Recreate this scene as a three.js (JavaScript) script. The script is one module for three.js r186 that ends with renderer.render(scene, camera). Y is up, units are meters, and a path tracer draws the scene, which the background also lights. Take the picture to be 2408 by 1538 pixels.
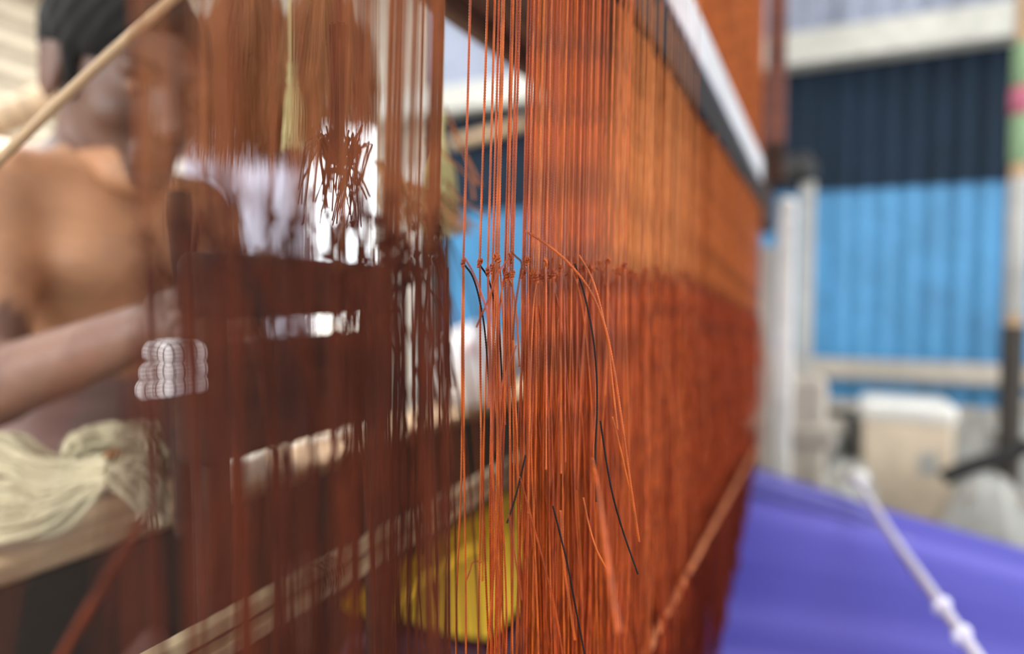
import * as THREE from 'three';
import { RoundedBoxGeometry } from 'three/addons/geometries/RoundedBoxGeometry.js';
import { mergeGeometries, mergeVertices } from 'three/addons/utils/BufferGeometryUtils.js';
import { MarchingCubes } from 'three/addons/objects/MarchingCubes.js';

// ---------------------------------------------------------------- camera, sky, sun, exposure
const scene = new THREE.Scene();
const FPX = 1550, CX = 1204, CY = 769;                       // focal length and centre in photograph pixels
const camera = new THREE.PerspectiveCamera(2 * Math.atan(CY / FPX) * 180 / Math.PI, 2408 / 1538, 0.01, 200);
camera.rotation.order = 'YXZ';
camera.position.set(0, 1.15, 0);
camera.rotation.set(-2.9 * Math.PI / 180, 25 * Math.PI / 180, 0);
camera.focus = 0.356;
camera.userData.fStop = 1.95;
camera.updateMatrixWorld(true);

scene.background = new THREE.Color(0.93, 0.97, 1.0);
scene.backgroundIntensity = 3.0;
const sun = new THREE.DirectionalLight(0xfff0dc, 5.0);
sun.position.set(-5.5, 9, -9); sun.target.position.set(-3, 0, -6);
sun.castShadow = true; sun.shadow.radius = 3;
sun.shadow.mapSize.set(2048, 2048);
Object.assign(sun.shadow.camera, { left: -14, right: 14, top: 14, bottom: -14, near: 0.5, far: 40 });
sun.name = 'sun_light'; scene.add(sun, sun.target);

const renderer = new THREE.WebGLRenderer({ antialias: true });
renderer.toneMapping = THREE.LinearToneMapping;
renderer.toneMappingExposure = 1.95;
renderer.shadowMap.enabled = true;

// ---------------------------------------------------------------- helpers
let seed = 20240611;
const rnd = () => { seed = (seed + 0x6d2b79f5) | 0; let t = Math.imul(seed ^ (seed >>> 15), 1 | seed); t = (t + Math.imul(t ^ (t >>> 7), 61 | t)) ^ t; return ((t ^ (t >>> 14)) >>> 0) / 4294967296; };
const rr = (a, b) => a + (b - a) * rnd();
const pick = (a) => a[Math.floor(rnd() * a.length)];
const V = (x, y, z) => new THREE.Vector3(x, y, z);
const E = camera.position.clone();
const RX = V(1, 0, 0).applyQuaternion(camera.quaternion), UY = V(0, 1, 0).applyQuaternion(camera.quaternion), FZ = V(0, 0, -1).applyQuaternion(camera.quaternion);
const dir = (px, py) => FZ.clone().addScaledVector(RX, (px - CX) / FPX).addScaledVector(UY, (CY - py) / FPX);
const at = (px, py, depth) => E.clone().addScaledVector(dir(px, py), depth);
const onX = (px, py, X) => { const d = dir(px, py); return E.clone().addScaledVector(d, (X - E.x) / d.x); };
const onZ = (px, py, Z) => { const d = dir(px, py); return E.clone().addScaledVector(d, (Z - E.z) / d.z); };

const used = {};
const numbered = (n) => { const k = used[n] = (used[n] ?? -1) + 1; return k ? n + '_' + String(k).padStart(3, '0') : n; };
function shade(o) { o.traverse((c) => { if (c.isMesh) { c.castShadow = c.receiveShadow = true; } }); return o; }
function thing(name, label, category, p = V(0, 0, 0), group) {
  const o = new THREE.Group(); o.name = numbered(name); o.position.copy(p);
  o.userData = { label, category }; if (group) o.userData.group = group;
  scene.add(o); return o;
}
function part(name, geo, mat, parent, kind) {
  const m = new THREE.Mesh(geo, mat); m.name = name; m.castShadow = m.receiveShadow = true;
  if (kind) m.userData.kind = kind;
  parent.add(m); return m;
}
function solo(name, label, category, geo, mat, group, kind) {
  const m = new THREE.Mesh(geo, mat); m.name = numbered(name); m.castShadow = m.receiveShadow = true;
  m.userData = { label, category }; if (group) m.userData.group = group; if (kind) m.userData.kind = kind;
  scene.add(m); return m;
}
function struct(name, geo, mat) {
  const m = new THREE.Mesh(geo, mat); m.name = name; m.userData = { kind: 'structure' }; m.castShadow = m.receiveShadow = true; scene.add(m); return m;
}
function metreUV(g) {
  const p = g.attributes.position, n = g.attributes.normal, uv = new Float32Array(p.count * 2);
  for (let i = 0; i < p.count; i++) {
    const ax = Math.abs(n.getX(i)), ay = Math.abs(n.getY(i)), az = Math.abs(n.getZ(i));
    const [u, v] = ax >= ay && ax >= az ? [p.getZ(i), p.getY(i)] : ay >= az ? [p.getZ(i), p.getX(i)] : [p.getX(i), p.getY(i)];
    uv[2 * i] = u; uv[2 * i + 1] = v;
  }
  g.setAttribute('uv', new THREE.BufferAttribute(uv, 2)); return g;
}
function bx(w, h, d, x = 0, y = 0, z = 0, r = 0.004) {
  const rad = Math.min(r, w * 0.45, h * 0.45, d * 0.45);
  const g = metreUV(new RoundedBoxGeometry(w, h, d, 2, rad)); g.translate(x, y, z); return g;
}
const span = (x0, x1, y0, y1, z0, z1, r) => bx(x1 - x0, y1 - y0, z1 - z0, (x0 + x1) / 2, (y0 + y1) / 2, (z0 + z1) / 2, r);
// tube along points, with taper; lobes > 0 gives a two-ply twisted section
function tube(pts, radius, radial = 6, opt = {}) {
  const n = pts.length, pos = [], uv = [], idx = [];
  const T = pts.map((p, i) => pts[Math.min(i + 1, n - 1)].clone().sub(pts[Math.max(i - 1, 0)]).normalize());
  let N = Math.abs(T[0].y) < 0.9 ? V(0, 1, 0) : V(1, 0, 0); N.addScaledVector(T[0], -N.dot(T[0])).normalize();
  let len = 0;
  for (let i = 0; i < n; i++) {
    if (i) len += pts[i].distanceTo(pts[i - 1]);
    N.addScaledVector(T[i], -N.dot(T[i])).normalize();
    const B = T[i].clone().cross(N), r0 = typeof radius === 'function' ? radius(i / (n - 1), len) : radius;
    for (let k = 0; k <= radial; k++) {
      const f = k / radial * Math.PI * 2;
      const tw = opt.pitch ? 1 + opt.lobe * Math.cos(2 * (f - len / opt.pitch * Math.PI * 2)) * (opt.until ? (len < opt.until ? 1 : 0) : 1) : 1;
      const c = Math.cos(f) * r0 * tw, s = Math.sin(f) * r0 * tw;
      pos.push(pts[i].x + N.x * c + B.x * s, pts[i].y + N.y * c + B.y * s, pts[i].z + N.z * c + B.z * s);
      uv.push(k / radial * 0.01, len);
    }
  }
  const w = radial + 1;
  for (let i = 0; i < n - 1; i++) for (let k = 0; k < radial; k++) { const a = i * w + k, b = a + w; idx.push(a, a + 1, b, b, a + 1, b + 1); }
  for (const [i0, flip] of [[0, 1], [n - 1, 0]]) {
    const c = pos.length / 3; pos.push(pts[i0].x, pts[i0].y, pts[i0].z); uv.push(0, 0);
    for (let k = 0; k < radial; k++) flip ? idx.push(c, i0 * w + k + 1, i0 * w + k) : idx.push(c, i0 * w + k, i0 * w + k + 1);
  }
  const g = new THREE.BufferGeometry();
  g.setAttribute('position', new THREE.Float32BufferAttribute(pos, 3)); g.setAttribute('uv', new THREE.Float32BufferAttribute(uv, 2)); g.setIndex(idx);
  g.computeVertexNormals(); return g;
}
const curve = (pts, n) => new THREE.CatmullRomCurve3(pts, false, 'centripetal').getSpacedPoints(n);
const merge = (l) => mergeGeometries(l.map((g) => { const h = g.index ? g.toNonIndexed() : g; for (const k of Object.keys(h.attributes)) if (!['position', 'normal', 'uv', 'color'].includes(k)) h.deleteAttribute(k); return h; }));

// ---------------------------------------------------------------- procedural textures and materials
function hash2(x, y, s) { let h = Math.imul(x | 0, 374761393) ^ Math.imul(y | 0, 668265263) ^ Math.imul(s | 0, 1274126177); h = Math.imul(h ^ (h >>> 13), 1274126177); return ((h ^ (h >>> 16)) >>> 0) / 4294967296; }
function vnoise(x, y, px, py, s) {   // tiling value noise
  const x0 = Math.floor(x), y0 = Math.floor(y), fx = x - x0, fy = y - y0, u = fx * fx * (3 - 2 * fx), v = fy * fy * (3 - 2 * fy);
  const m = (a, b) => hash2(((a % px) + px) % px, ((b % py) + py) % py, s);
  return (m(x0, y0) * (1 - u) + m(x0 + 1, y0) * u) * (1 - v) + (m(x0, y0 + 1) * (1 - u) + m(x0 + 1, y0 + 1) * u) * v;
}
function tex(w, h, fn, srgb = true) {
  const d = new Uint8Array(w * h * 4);
  for (let y = 0; y < h; y++) for (let x = 0; x < w; x++) { const c = fn(x / w, y / h), o = (y * w + x) * 4; d[o] = c[0] * 255; d[o + 1] = c[1] * 255; d[o + 2] = c[2] * 255; d[o + 3] = 255; }
  const t = new THREE.DataTexture(d, w, h); t.wrapS = t.wrapT = THREE.RepeatWrapping; t.magFilter = THREE.LinearFilter; t.minFilter = THREE.LinearMipmapLinearFilter; t.generateMipmaps = true;
  if (srgb) t.colorSpace = THREE.SRGBColorSpace; t.needsUpdate = true; return t;
}
const lerp = (a, b, t) => a + (b - a) * t;
const grain = (u, v, s) => 0.5 * vnoise(u * 4, v * 90, 4, 90, s) + 0.3 * vnoise(u * 10, v * 220, 10, 220, s + 1) + 0.2 * vnoise(u * 6, v * 24, 6, 24, s + 2);
const woodTex = tex(512, 512, (u, v) => { const g = 0.55 + 0.45 * grain(u, v, 3); return [g, g * 0.97, g * 0.93]; });
const woodBump = tex(512, 512, (u, v) => { const g = grain(u, v, 3); return [g, g, g]; }, false);
const blotTex = tex(256, 256, (u, v) => { const g = 0.72 + 0.28 * (0.5 * vnoise(u * 6, v * 6, 6, 6, 9) + 0.3 * vnoise(u * 20, v * 20, 20, 20, 10) + 0.2 * vnoise(u * 90, v * 90, 90, 90, 11)); return [g, g, g]; });
const weave = tex(128, 128, (u, v) => { const a = Math.abs(Math.sin(u * Math.PI * 32)), b = Math.abs(Math.sin(v * Math.PI * 32)); const g = 0.5 + 0.5 * (((Math.floor(u * 32) + Math.floor(v * 32)) % 2) ? a : b); return [g, g, g]; }, false);
const fibre = tex(64, 256, (u, v) => { const s = (u * 1 + v * 24) % 1; const g = 0.78 + 0.22 * vnoise(u * 16, v * 200, 16, 200, 21) - 0.1 * (s < 0.3 ? 1 : 0); return [g, g * 0.98, g * 0.96]; });
const C = (hex) => new THREE.Color(hex);
const wood = (hex, rough = 0.7) => new THREE.MeshStandardMaterial({ color: C(hex), map: woodTex, bumpMap: woodBump, bumpScale: 0.0012, roughness: rough });
const matte = (hex, rough = 0.85, map = blotTex) => new THREE.MeshStandardMaterial({ color: C(hex), map, roughness: rough });
const cordMat = (hex, rough = 0.5) => new THREE.MeshPhysicalMaterial({ color: C(hex), map: fibre, roughness: rough, specularIntensity: 0.35 });
const ORANGE = ['#b9521f', '#ae4818', '#c25e28', '#a24015', '#ca6a34'].map((h) => cordMat(h));  // lower strands: darker copy of the cord orange, shade painted in
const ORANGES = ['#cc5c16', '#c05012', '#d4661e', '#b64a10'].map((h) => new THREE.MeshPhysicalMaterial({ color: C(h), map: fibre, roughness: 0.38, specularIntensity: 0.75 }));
const SHADED_CORD = ['#6a2e14', '#5c2610', '#50200e'].map((h) => cordMat(h, 0.7));  // orange cords darkened: shade on the near group is painted in
const ORANGE_LIT = ['#e08a50', '#d67c40', '#e6945a'].map((h) => cordMat(h, 0.55));  // upper cords: paler copy of the cord orange, light painted in
const SHADED_CORDU = ['#a2653e', '#94552f', '#844628'].map((h) => cordMat(h, 0.7));  // upper near cords: shade painted in, less deep than below the knots
const M = {
  concrete: matte('#9a9690', 0.9), pale: matte('#bdb3a5', 0.9), cream: matte('#e9e2d4', 0.75), creamBoard: wood('#eee4d2', 0.6), ground: matte('#d8d2c6', 0.95),
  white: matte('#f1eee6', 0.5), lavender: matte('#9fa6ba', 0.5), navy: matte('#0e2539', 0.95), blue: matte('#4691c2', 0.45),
  dark: matte('#3b342d', 0.8), brown: wood('#7b5a40'), deep: wood('#452a1c', 1), board: wood('#9c836a', 0.8), slat: wood('#d8c49e', 0.6), plank: wood('#dcc2a2', 0.6), redwood: wood('#7d4534'),
  bamboo: matte('#caa67c', 0.5), batten: new THREE.MeshStandardMaterial({ color: C('#f0f0f2'), map: blotTex, roughness: 0.4 }),
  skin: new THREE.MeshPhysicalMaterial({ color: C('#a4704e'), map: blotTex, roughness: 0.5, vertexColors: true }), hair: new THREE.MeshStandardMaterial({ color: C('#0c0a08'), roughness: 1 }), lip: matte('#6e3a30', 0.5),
  eye: matte('#b8a898', 0.4, null), iris: matte('#1b110c', 0.2, null), mauve: matte('#866c66', 0.95),
  yarn: matte('#cdbf9e', 0.95), yellowYarn: matte('#ece0a0', 0.9), straw: matte('#c08a5a', 0.9), warp: new THREE.MeshPhysicalMaterial({ vertexColors: true, roughness: 0.5, sheen: 0.4, sheenColor: C('#8e8cff'), sheenRoughness: 0.5 }),
  black: matte('#151413', 0.6), bag: new THREE.MeshPhysicalMaterial({ color: C('#f2f0f4'), roughness: 0.35, map: blotTex }), card: matte('#d8c6ae', 0.9), sack: matte('#b9b8b3', 0.95), green: matte('#93b287', 0.8), pink: matte('#cf7288', 0.8),
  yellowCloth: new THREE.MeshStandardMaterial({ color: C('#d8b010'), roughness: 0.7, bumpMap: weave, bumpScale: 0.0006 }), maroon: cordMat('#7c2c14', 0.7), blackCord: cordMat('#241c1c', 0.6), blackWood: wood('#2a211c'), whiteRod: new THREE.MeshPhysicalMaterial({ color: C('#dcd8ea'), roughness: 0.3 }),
  purpleCloth: new THREE.MeshStandardMaterial({ color: C('#3a1838'), roughness: 0.7, bumpMap: weave, bumpScale: 0.0006 }),
};

// ---------------------------------------------------------------- the shed
const ZF = -3.65, XL = -5.0, XR = 3.0, ZB = 2.6, YC = 3.3;
struct('floor', span(XL, XR, -0.12, 0, ZF - 0.15, ZB, 0.002), M.concrete);
struct('ground', span(-22, 12, -0.2, -0.06, -26, ZF - 0.15, 0.002), M.ground);
struct('ceiling', merge([span(XL, -4.6, YC, YC + 0.1, ZF, ZB), span(-1.4, 0.9, YC, YC + 0.1, ZF, ZB), span(2.6, XR, YC, YC + 0.1, ZF, ZB), span(-4.6, -1.4, YC, YC + 0.1, 1.6, ZB), span(-4.6, -1.4, YC, YC + 0.1, ZF, -3.0), span(0.9, 2.6, YC, YC + 0.1, ZF, -3.0), span(0.9, 2.6, YC, YC + 0.1, -0.7, ZB)]), M.cream);  // unseen roof; its openings are added and sized to bring daylight in
// far wall: pale base course, framing studs, corrugated sheets as parts, open doorway on the left
const wf = struct('wall_far', merge([span(-2.75, XR, 0, 0.62, ZF - 0.12, ZF + 0.03), span(-2.75, -2.28, 0.62, YC, ZF - 0.08, ZF), span(XL, -4.7, 0, YC, ZF - 0.12, ZF), span(-4.7, -2.75, 2.55, YC, ZF - 0.1, ZF)]), M.pale);
function corrugated(w, h, period, amp) {
  const s = new THREE.Shape(), n = Math.round(w / period * 8);
  for (let i = 0; i <= n; i++) { const x = i / n * w, y = amp * Math.sin(x / period * Math.PI * 2); i ? s.lineTo(x, y) : s.moveTo(x, y); }
  for (let i = n; i >= 0; i--) { const x = i / n * w; s.lineTo(x, amp * Math.sin(x / period * Math.PI * 2) - 0.0025); }
  const g = new THREE.ExtrudeGeometry(s, { depth: h, bevelEnabled: false, steps: 1 }); g.rotateX(-Math.PI / 2); return metreUV(g);
}
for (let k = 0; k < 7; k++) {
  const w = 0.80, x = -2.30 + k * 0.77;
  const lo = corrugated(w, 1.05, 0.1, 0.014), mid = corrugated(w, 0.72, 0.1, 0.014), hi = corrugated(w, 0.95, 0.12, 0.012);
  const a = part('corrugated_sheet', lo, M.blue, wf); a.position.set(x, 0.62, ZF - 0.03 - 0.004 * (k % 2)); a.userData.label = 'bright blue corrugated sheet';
  const b = part('corrugated_sheet', mid, M.navy, wf); b.position.set(x, 1.66, ZF - 0.015 - 0.004 * (k % 2)); b.userData.label = 'blue corrugated sheet with overhang shade painted in';  // shade of the roof overhang on the blue sheet, painted as darker colour
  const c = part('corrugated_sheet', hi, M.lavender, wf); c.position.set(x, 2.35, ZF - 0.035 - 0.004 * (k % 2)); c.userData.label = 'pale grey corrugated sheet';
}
struct('trim_1', span(-2.9, XR, 2.25, 2.40, ZF + 0.02, ZF + 0.16, 0.01), matte('#d2d0c6', 0.6));
struct('trim_2', span(-2.28, XR, 0.735, 0.83, ZF + 0.01, ZF + 0.05, 0.006), M.pale);
struct('wall_outside', span(-16, -6.6, -0.06, 5, -7.4, -7.1, 0.002), matte('#8a8692', 0.9));
// left wall of cream boards
const wl = struct('wall_left', span(XL - 0.12, XL - 0.02, 0, YC, ZF, ZB), matte('#8f836f', 0.95));
for (let k = 0; k < 16; k++) { const b = part('board', span(XL - 0.02, XL + rr(0.0, 0.008), k * 0.2, k * 0.2 + 0.155, ZF + 0.02, 1.5, 0.006), M.creamBoard, wl); }
// unseen right and back walls, with daylight openings added to steer the light
struct('wall_right', merge([span(XR, XR + 0.12, 0, 0.5, ZF, ZB), span(XR, XR + 0.12, 2.9, YC, ZF, ZB), span(XR, XR + 0.12, 0.5, 2.9, ZF, -3.2), span(XR, XR + 0.12, 0.5, 2.9, -0.5, ZB)]), M.cream);
struct('wall_back', merge([span(XL, XR, 0, 0.6, ZB, ZB + 0.12), span(XL, XR, 2.9, YC, ZB, ZB + 0.12), span(XL, -4.5, 0.6, 2.9, ZB, ZB + 0.12), span(2.0, XR, 0.6, 2.9, ZB, ZB + 0.12)]), M.cream);

// ---------------------------------------------------------------- loom frame
const YB = 1.44, XA = -0.14, XZ = -0.345, ZN = 0.05, ZE = -1.82;      // comber board and harness block
const WOOD_Z = 'loom';
{ // comber board the cords hang from
  const t = thing('comber_board', 'dark brown wooden board overhead with a pale edge strip, orange cords hanging through it', 'board', V(-0.245, YB, -0.9));
  part('plank', bx(0.20, 0.022, 1.94, 0, 0.011, 0, 0.004), M.board, t);
  part('edge_strip', bx(0.012, 0.052, 1.72, 0.108, 0.006, 0.05, 0.003), M.batten, t).userData.label = 'pale grey metal strip';
  part('rail', bx(0.012, 0.05, 1.92, 0.106, -0.046, 0, 0.004), matte('#1a1310', 1), t);
  part('rail', bx(0.018, 0.02, 1.92, -0.09, -0.01, 0, 0.004), M.board, t);
  part('bracket', bx(0.04, 0.12, 0.52, 0.09, -0.039, -1.12, 0.006), M.deep, t);
}
function post(name, label, px, topPx, Z, w, mat, cap, yb = 0) {
  const p = onZ(px, topPx, Z), t = thing(name, label, 'post', V(p.x, yb, p.z));
  const h = p.y - yb;
  part('shaft', bx(w, h, w, 0, h / 2, 0, w * 0.2), mat, t);
  if (cap) { const c = new THREE.SphereGeometry(w * 0.52, 20, 12); c.scale(1, 0.7, 1); c.translate(0, h, 0); part('rounded_top', c, mat, t); }
  return t;
}
post('loom_post', 'white painted loom post with a rounded top just right of the orange cords', 1851, 478, -1.92, 0.046, M.white, true);
post('loom_post', 'shorter pinkish white post squeezed between the orange cords and the round topped post', 1806, 580, -1.9, 0.036, M.pale, false);
const gp = post('loom_post', 'slim grey post with a black bulb on top, left of the blue sheet', 1900, 425, -2.6, 0.05, M.sack, false);
{ const g = new THREE.LatheGeometry([[0, 0], [0.045, 0.0], [0.06, 0.03], [0.058, 0.07], [0.03, 0.105], [0, 0.11]].map((p) => new THREE.Vector2(...p)), 20); const p = onZ(1880, 432, -2.6); g.translate(p.x - gp.position.x, p.y, 0); part('bulb', g, M.black, gp); }
{ const p = V(-0.125, YB + 0.021, -2.05), t = thing('loom_upright', 'reddish brown upright beside the upper orange cords at the end of the board', 'post', p); part('shaft', bx(0.05, 1.8, 0.06, 0, 0.9, 0, 0.006), M.redwood, t); part('foot', bx(0.055, 0.12, 0.07, 0, 0.06, 0, 0.012), M.deep, t); }
{ // side plinth below the white posts
  const p = onZ(1868, 880, -1.98), t = thing('plinth_block', 'pale plastered plinth at the foot of the white loom post', 'plinth', V(p.x, 0, p.z));
  part('block', bx(0.17, p.y, 0.1, 0, p.y / 2, 0, 0.03), M.pale, t); part('ledge', bx(0.20, 0.06, 0.13, 0.005, p.y - 0.16, 0.01, 0.015), M.pale, t);
}
{ // slats behind the cords at the lower left
  const y = 1.15 - 0.206, t = thing('lease_bar', 'pair of pale grained wooden slats running diagonally behind the cords', 'slat', V(-0.336, y, -0.85));
  for (const [dx, dy, k] of [[0, 0.0, 0], [0.006, -0.0135, 1]]) { const g = bx(0.012, 0.0095, 1.7, dx, dy, 0.02, 0.002); part('slat', g, M.slat, t); }
  for (let k = 0; k < 9; k++) { const pts = []; for (let i = 0; i <= 40; i++) { const f = i / 8 * Math.PI * 2; pts.push(V(0.003 + Math.cos(f) * 0.0105, -0.007 + Math.sin(f) * 0.0135, 0.62 - k * 0.16 + i * 0.0006)); } part('binding', tube(pts, 0.0007, 5), pick(SHADED_CORD), t); }
}
{ // long plank in front of the weaver
  const t = thing('breast_plank', 'long pale plank in front of the weaver carrying the yarn hank', 'plank', V(-0.76, 0.864, -0.75));
  part('board', bx(0.13, 0.022, 2.5, -0.03, 0.006, 0, 0.008), M.plank, t); part('apron', bx(0.014, 0.34, 2.5, 0.028, -0.176, 0, 0.004), M.dark, t);
  for (const z of [-1.15, 1.1]) part('leg', bx(0.07, 0.86, 0.07, -0.03, -0.434, z, 0.008), M.deep, t);
}
{ const a = at(-70, 442, 0.52), b = at(470, -60, 0.56); solo('bamboo_rod', 'thin pale rod slanting across the weaver from lower left to upper right', 'rod', tube(curve([a, a.clone().lerp(b, 0.5).add(V(0, 0.003, 0)), b], 12), 0.0042, 10), M.bamboo); }
{ const a = at(-120, 330, 1.5), b = at(190, 205, 1.55); solo('bamboo_pole', 'thick pale sunlit pole behind the weaver below the board wall', 'pole', tube(curve([a, a.clone().lerp(b, 0.5), b], 8), 0.036, 16), M.plank); }
{ const a = onZ(1060, 338, -3.6), b = onZ(1245, 288, -3.6); solo('bamboo_pole', 'short pale batten across the blue sheet painted as shaded, seen left of the sharp cords', 'pole', tube([a, a.clone().lerp(b, 0.5), b], 0.035, 12), M.plank); }
{ // beater between the weaver and the harness
  const z0 = -0.335, z1 = -0.58, t = thing('beater', 'dark brown two railed beater between the weaver and the left veil of cords', 'beater', V(-0.42, 0.9, (z0 + z1) / 2)), L = z0 - z1;
  const cap = new RoundedBoxGeometry(0.03, 0.052, L, 4, 0.014); metreUV(cap); cap.translate(0, 0.256, 0); part('hand_rail', cap, M.deep, t);
  part('race_board', bx(0.03, 0.09, L, 0, 0.167, 0, 0.006), M.deep, t);
  for (const z of [L / 2 - 0.02, -L / 2 + 0.02]) part('sword', bx(0.02, 0.6, 0.024, 0.001, -0.02, z, 0.004), M.deep, t);
}
{ // beater handle the weaver holds
  const p = at(428, 700, 0.66), t = thing('wooden_grip', 'dark upright wooden handle gripped by the weaver', 'handle', p);
  part('grip', tube(curve([V(0, -0.12, 0), V(0, 0, 0), V(0.001, 0.06, 0), V(0, 0.105, 0)], 14), (s) => 0.010 + 0.003 * Math.sin(s * 9), 14), M.deep, t);
  part('stem', tube([V(0, -0.24, 0), V(0, -0.18, 0), V(0, -0.11, 0)], 0.012, 12), M.deep, t);
}

// ---------------------------------------------------------------- warp, cloth, rods on the right
function warpSheet(n, z0, z1, path, col, rad, jitter) {
  const gs = [];
  for (let i = 0; i < n; i++) {
    const z = lerp(z0, z1, (i + rr(-0.4, 0.4)) / n), pts = path(z).map((p) => p.add(V(0, rr(-1, 1) * jitter, rr(-1, 1) * jitter)));
    const g = tube(pts, rad, 4), c = col(z), a = new Float32Array(g.attributes.position.count * 3);
    for (let k = 0; k < a.length; k += 3) { a[k] = c.r; a[k + 1] = c.g; a[k + 2] = c.b; }
    g.setAttribute('color', new THREE.BufferAttribute(a, 3)); gs.push(g);
  }
  return merge(gs);
}
const warpCol = (z) => { const k = vnoise(z * 14 + 50, 0, 400, 4, 5) * 0.7 + rnd() * 0.3; return new THREE.Color().setRGB(lerp(0.055, 0.20, k), lerp(0.05, 0.185, k), lerp(0.40, 0.68, k)); };
const yWarp = (z) => lerp(0.585, 0.705, THREE.MathUtils.smoothstep(-z, 1.1, 1.75));
solo('warp_sheet', 'violet blue warp threads stretched out to the right below the orange cords', 'warp', warpSheet(950, -0.15, -1.74, (z) => [V(-0.5, 0.60, z), V(-0.34, 0.6, z), V(-0.14, yWarp(z) - 0.02, z), V(0.12, lerp(yWarp(z), 0.59, 0.45), z), V(0.45, 0.59, z), V(1.3, 0.56, z)], warpCol, 0.00125, 0.0006), M.warp, null, 'stuff');
solo('raised_warp_sheet', 'paler lilac layer of warp threads raised along the far edge of the violet warp', 'warp', warpSheet(60, -1.60, -1.745, (z) => [V(-0.3, 0.665, z), V(-0.13, yWarp(z) + 0.004, z), V(0.06, 0.668, z + 0.01), V(0.30, 0.600, z + 0.03), V(0.62, 0.575, z + 0.05), V(1.3, 0.565, z)], (z) => { const k = 0.5 + 0.5 * Math.sin(z * 70); return new THREE.Color().setRGB(lerp(0.09, 0.34, k), lerp(0.08, 0.33, k), lerp(0.5, 0.72, k)); }, 0.0011, 0.003), M.warp, null, 'stuff');
{ // back beam that carries the warp
  const t = thing('warp_beam', 'round wooden warp beam at the end of the violet warp', 'beam', V(1.32, 0.53, -0.9));
  const g = new THREE.CylinderGeometry(0.045, 0.045, 2.0, 24); g.rotateX(Math.PI / 2); part('roller', g, M.brown, t);
  for (const z of [-0.97, 0.97]) part('leg', bx(0.07, 0.53, 0.05, 0, -0.265, z, 0.006), M.brown, t);
}
{ const a = onZ(2016, 1138, -1.72), pts = [a.clone().add(V(-0.01, 0.012, 0)), V(0.10, 0, 0), V(0, 0, 0)];
  const b = at(2105, 1272, 1.12), c = at(2215, 1425, 0.86), d = at(2330, 1590, 0.74);
  const t = thing('lease_rod', 'slim white rod with a knobbed end lying across the violet warp', 'rod', a);
  part('rod', tube(curve([V(0, 0.01, 0), b.clone().sub(a), c.clone().sub(a), d.clone().sub(a)], 30), 0.0075, 12), M.whiteRod, t);
  const k = new THREE.SphereGeometry(0.022, 20, 14); k.scale(1.1, 0.9, 0.9); k.translate(0, 0.014, 0); part('knob', k, M.white, t);
  for (const p of [c, at(2262, 1492, 0.80)]) { const s = new THREE.TorusGeometry(0.009, 0.0045, 10, 20); s.rotateY(0.6); s.translate(p.x - a.x, p.y - a.y, p.z - a.z); part('wrap', s, M.whiteRod, t); }
}
function clothGeo(x0, x1, z0, z1, y, amp) {
  const nx = 40, nz = 60, g = new THREE.BoxGeometry(x1 - x0, 0.002, z1 - z0, nx, 1, nz), p = g.attributes.position;
  g.translate((x0 + x1) / 2, y, (z0 + z1) / 2);
  for (let i = 0; i < p.count; i++) p.setY(i, p.getY(i) + amp * Math.sin(p.getX(i) * 40) + amp * 0.6 * Math.sin(p.getZ(i) * 23 + p.getX(i) * 9));
  g.computeVertexNormals(); return g;
}
solo('woven_cloth', 'bright yellow woven cloth lying low behind the sharp cords', 'cloth', clothGeo(-0.9, -0.44, -1.75, -0.86, 0.625, 0.004), M.yellowCloth);
solo('woven_cloth', 'dark maroon cloth border between the yellow cloth and the harness', 'cloth', clothGeo(-0.66, -0.35, -1.75, -0.2, 0.609, 0.002), M.purpleCloth);
solo('guide_rope', 'taut orange rope slanting along the lower right face of the cords', 'rope', tube(curve([onX(1470, 1630, -0.128), onX(1640, 1305, -0.128), onX(1776, 1058, -0.128)], 60), 0.0034, 10, { pitch: 0.012, lobe: 0.15 }), cordMat('#c47648', 0.6));

// ---------------------------------------------------------------- harness cords
const KY = (z) => 1.15 + 0.0165 - 0.064 * THREE.MathUtils.smoothstep(-z, 0.7, 1.75);      // height of the row of knots
const straight = (h, n) => Array.from({ length: n + 1 }, (_, i) => V(0, h * i / n, 0));
const wavy = (h, n, a, s, q = 5) => Array.from({ length: n + 1 }, (_, i) => { const t = i / n, e = 1 - Math.exp(-t * 4); return V(a * e * (Math.sin(s + t * q) - Math.sin(s) + 0.4 * (Math.sin(s * 2 + t * q * 2.6) - Math.sin(s * 2))), -h * t, a * e * (Math.cos(s * 1.7 + t * q * 0.83) - Math.cos(s * 1.7))); });
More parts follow.
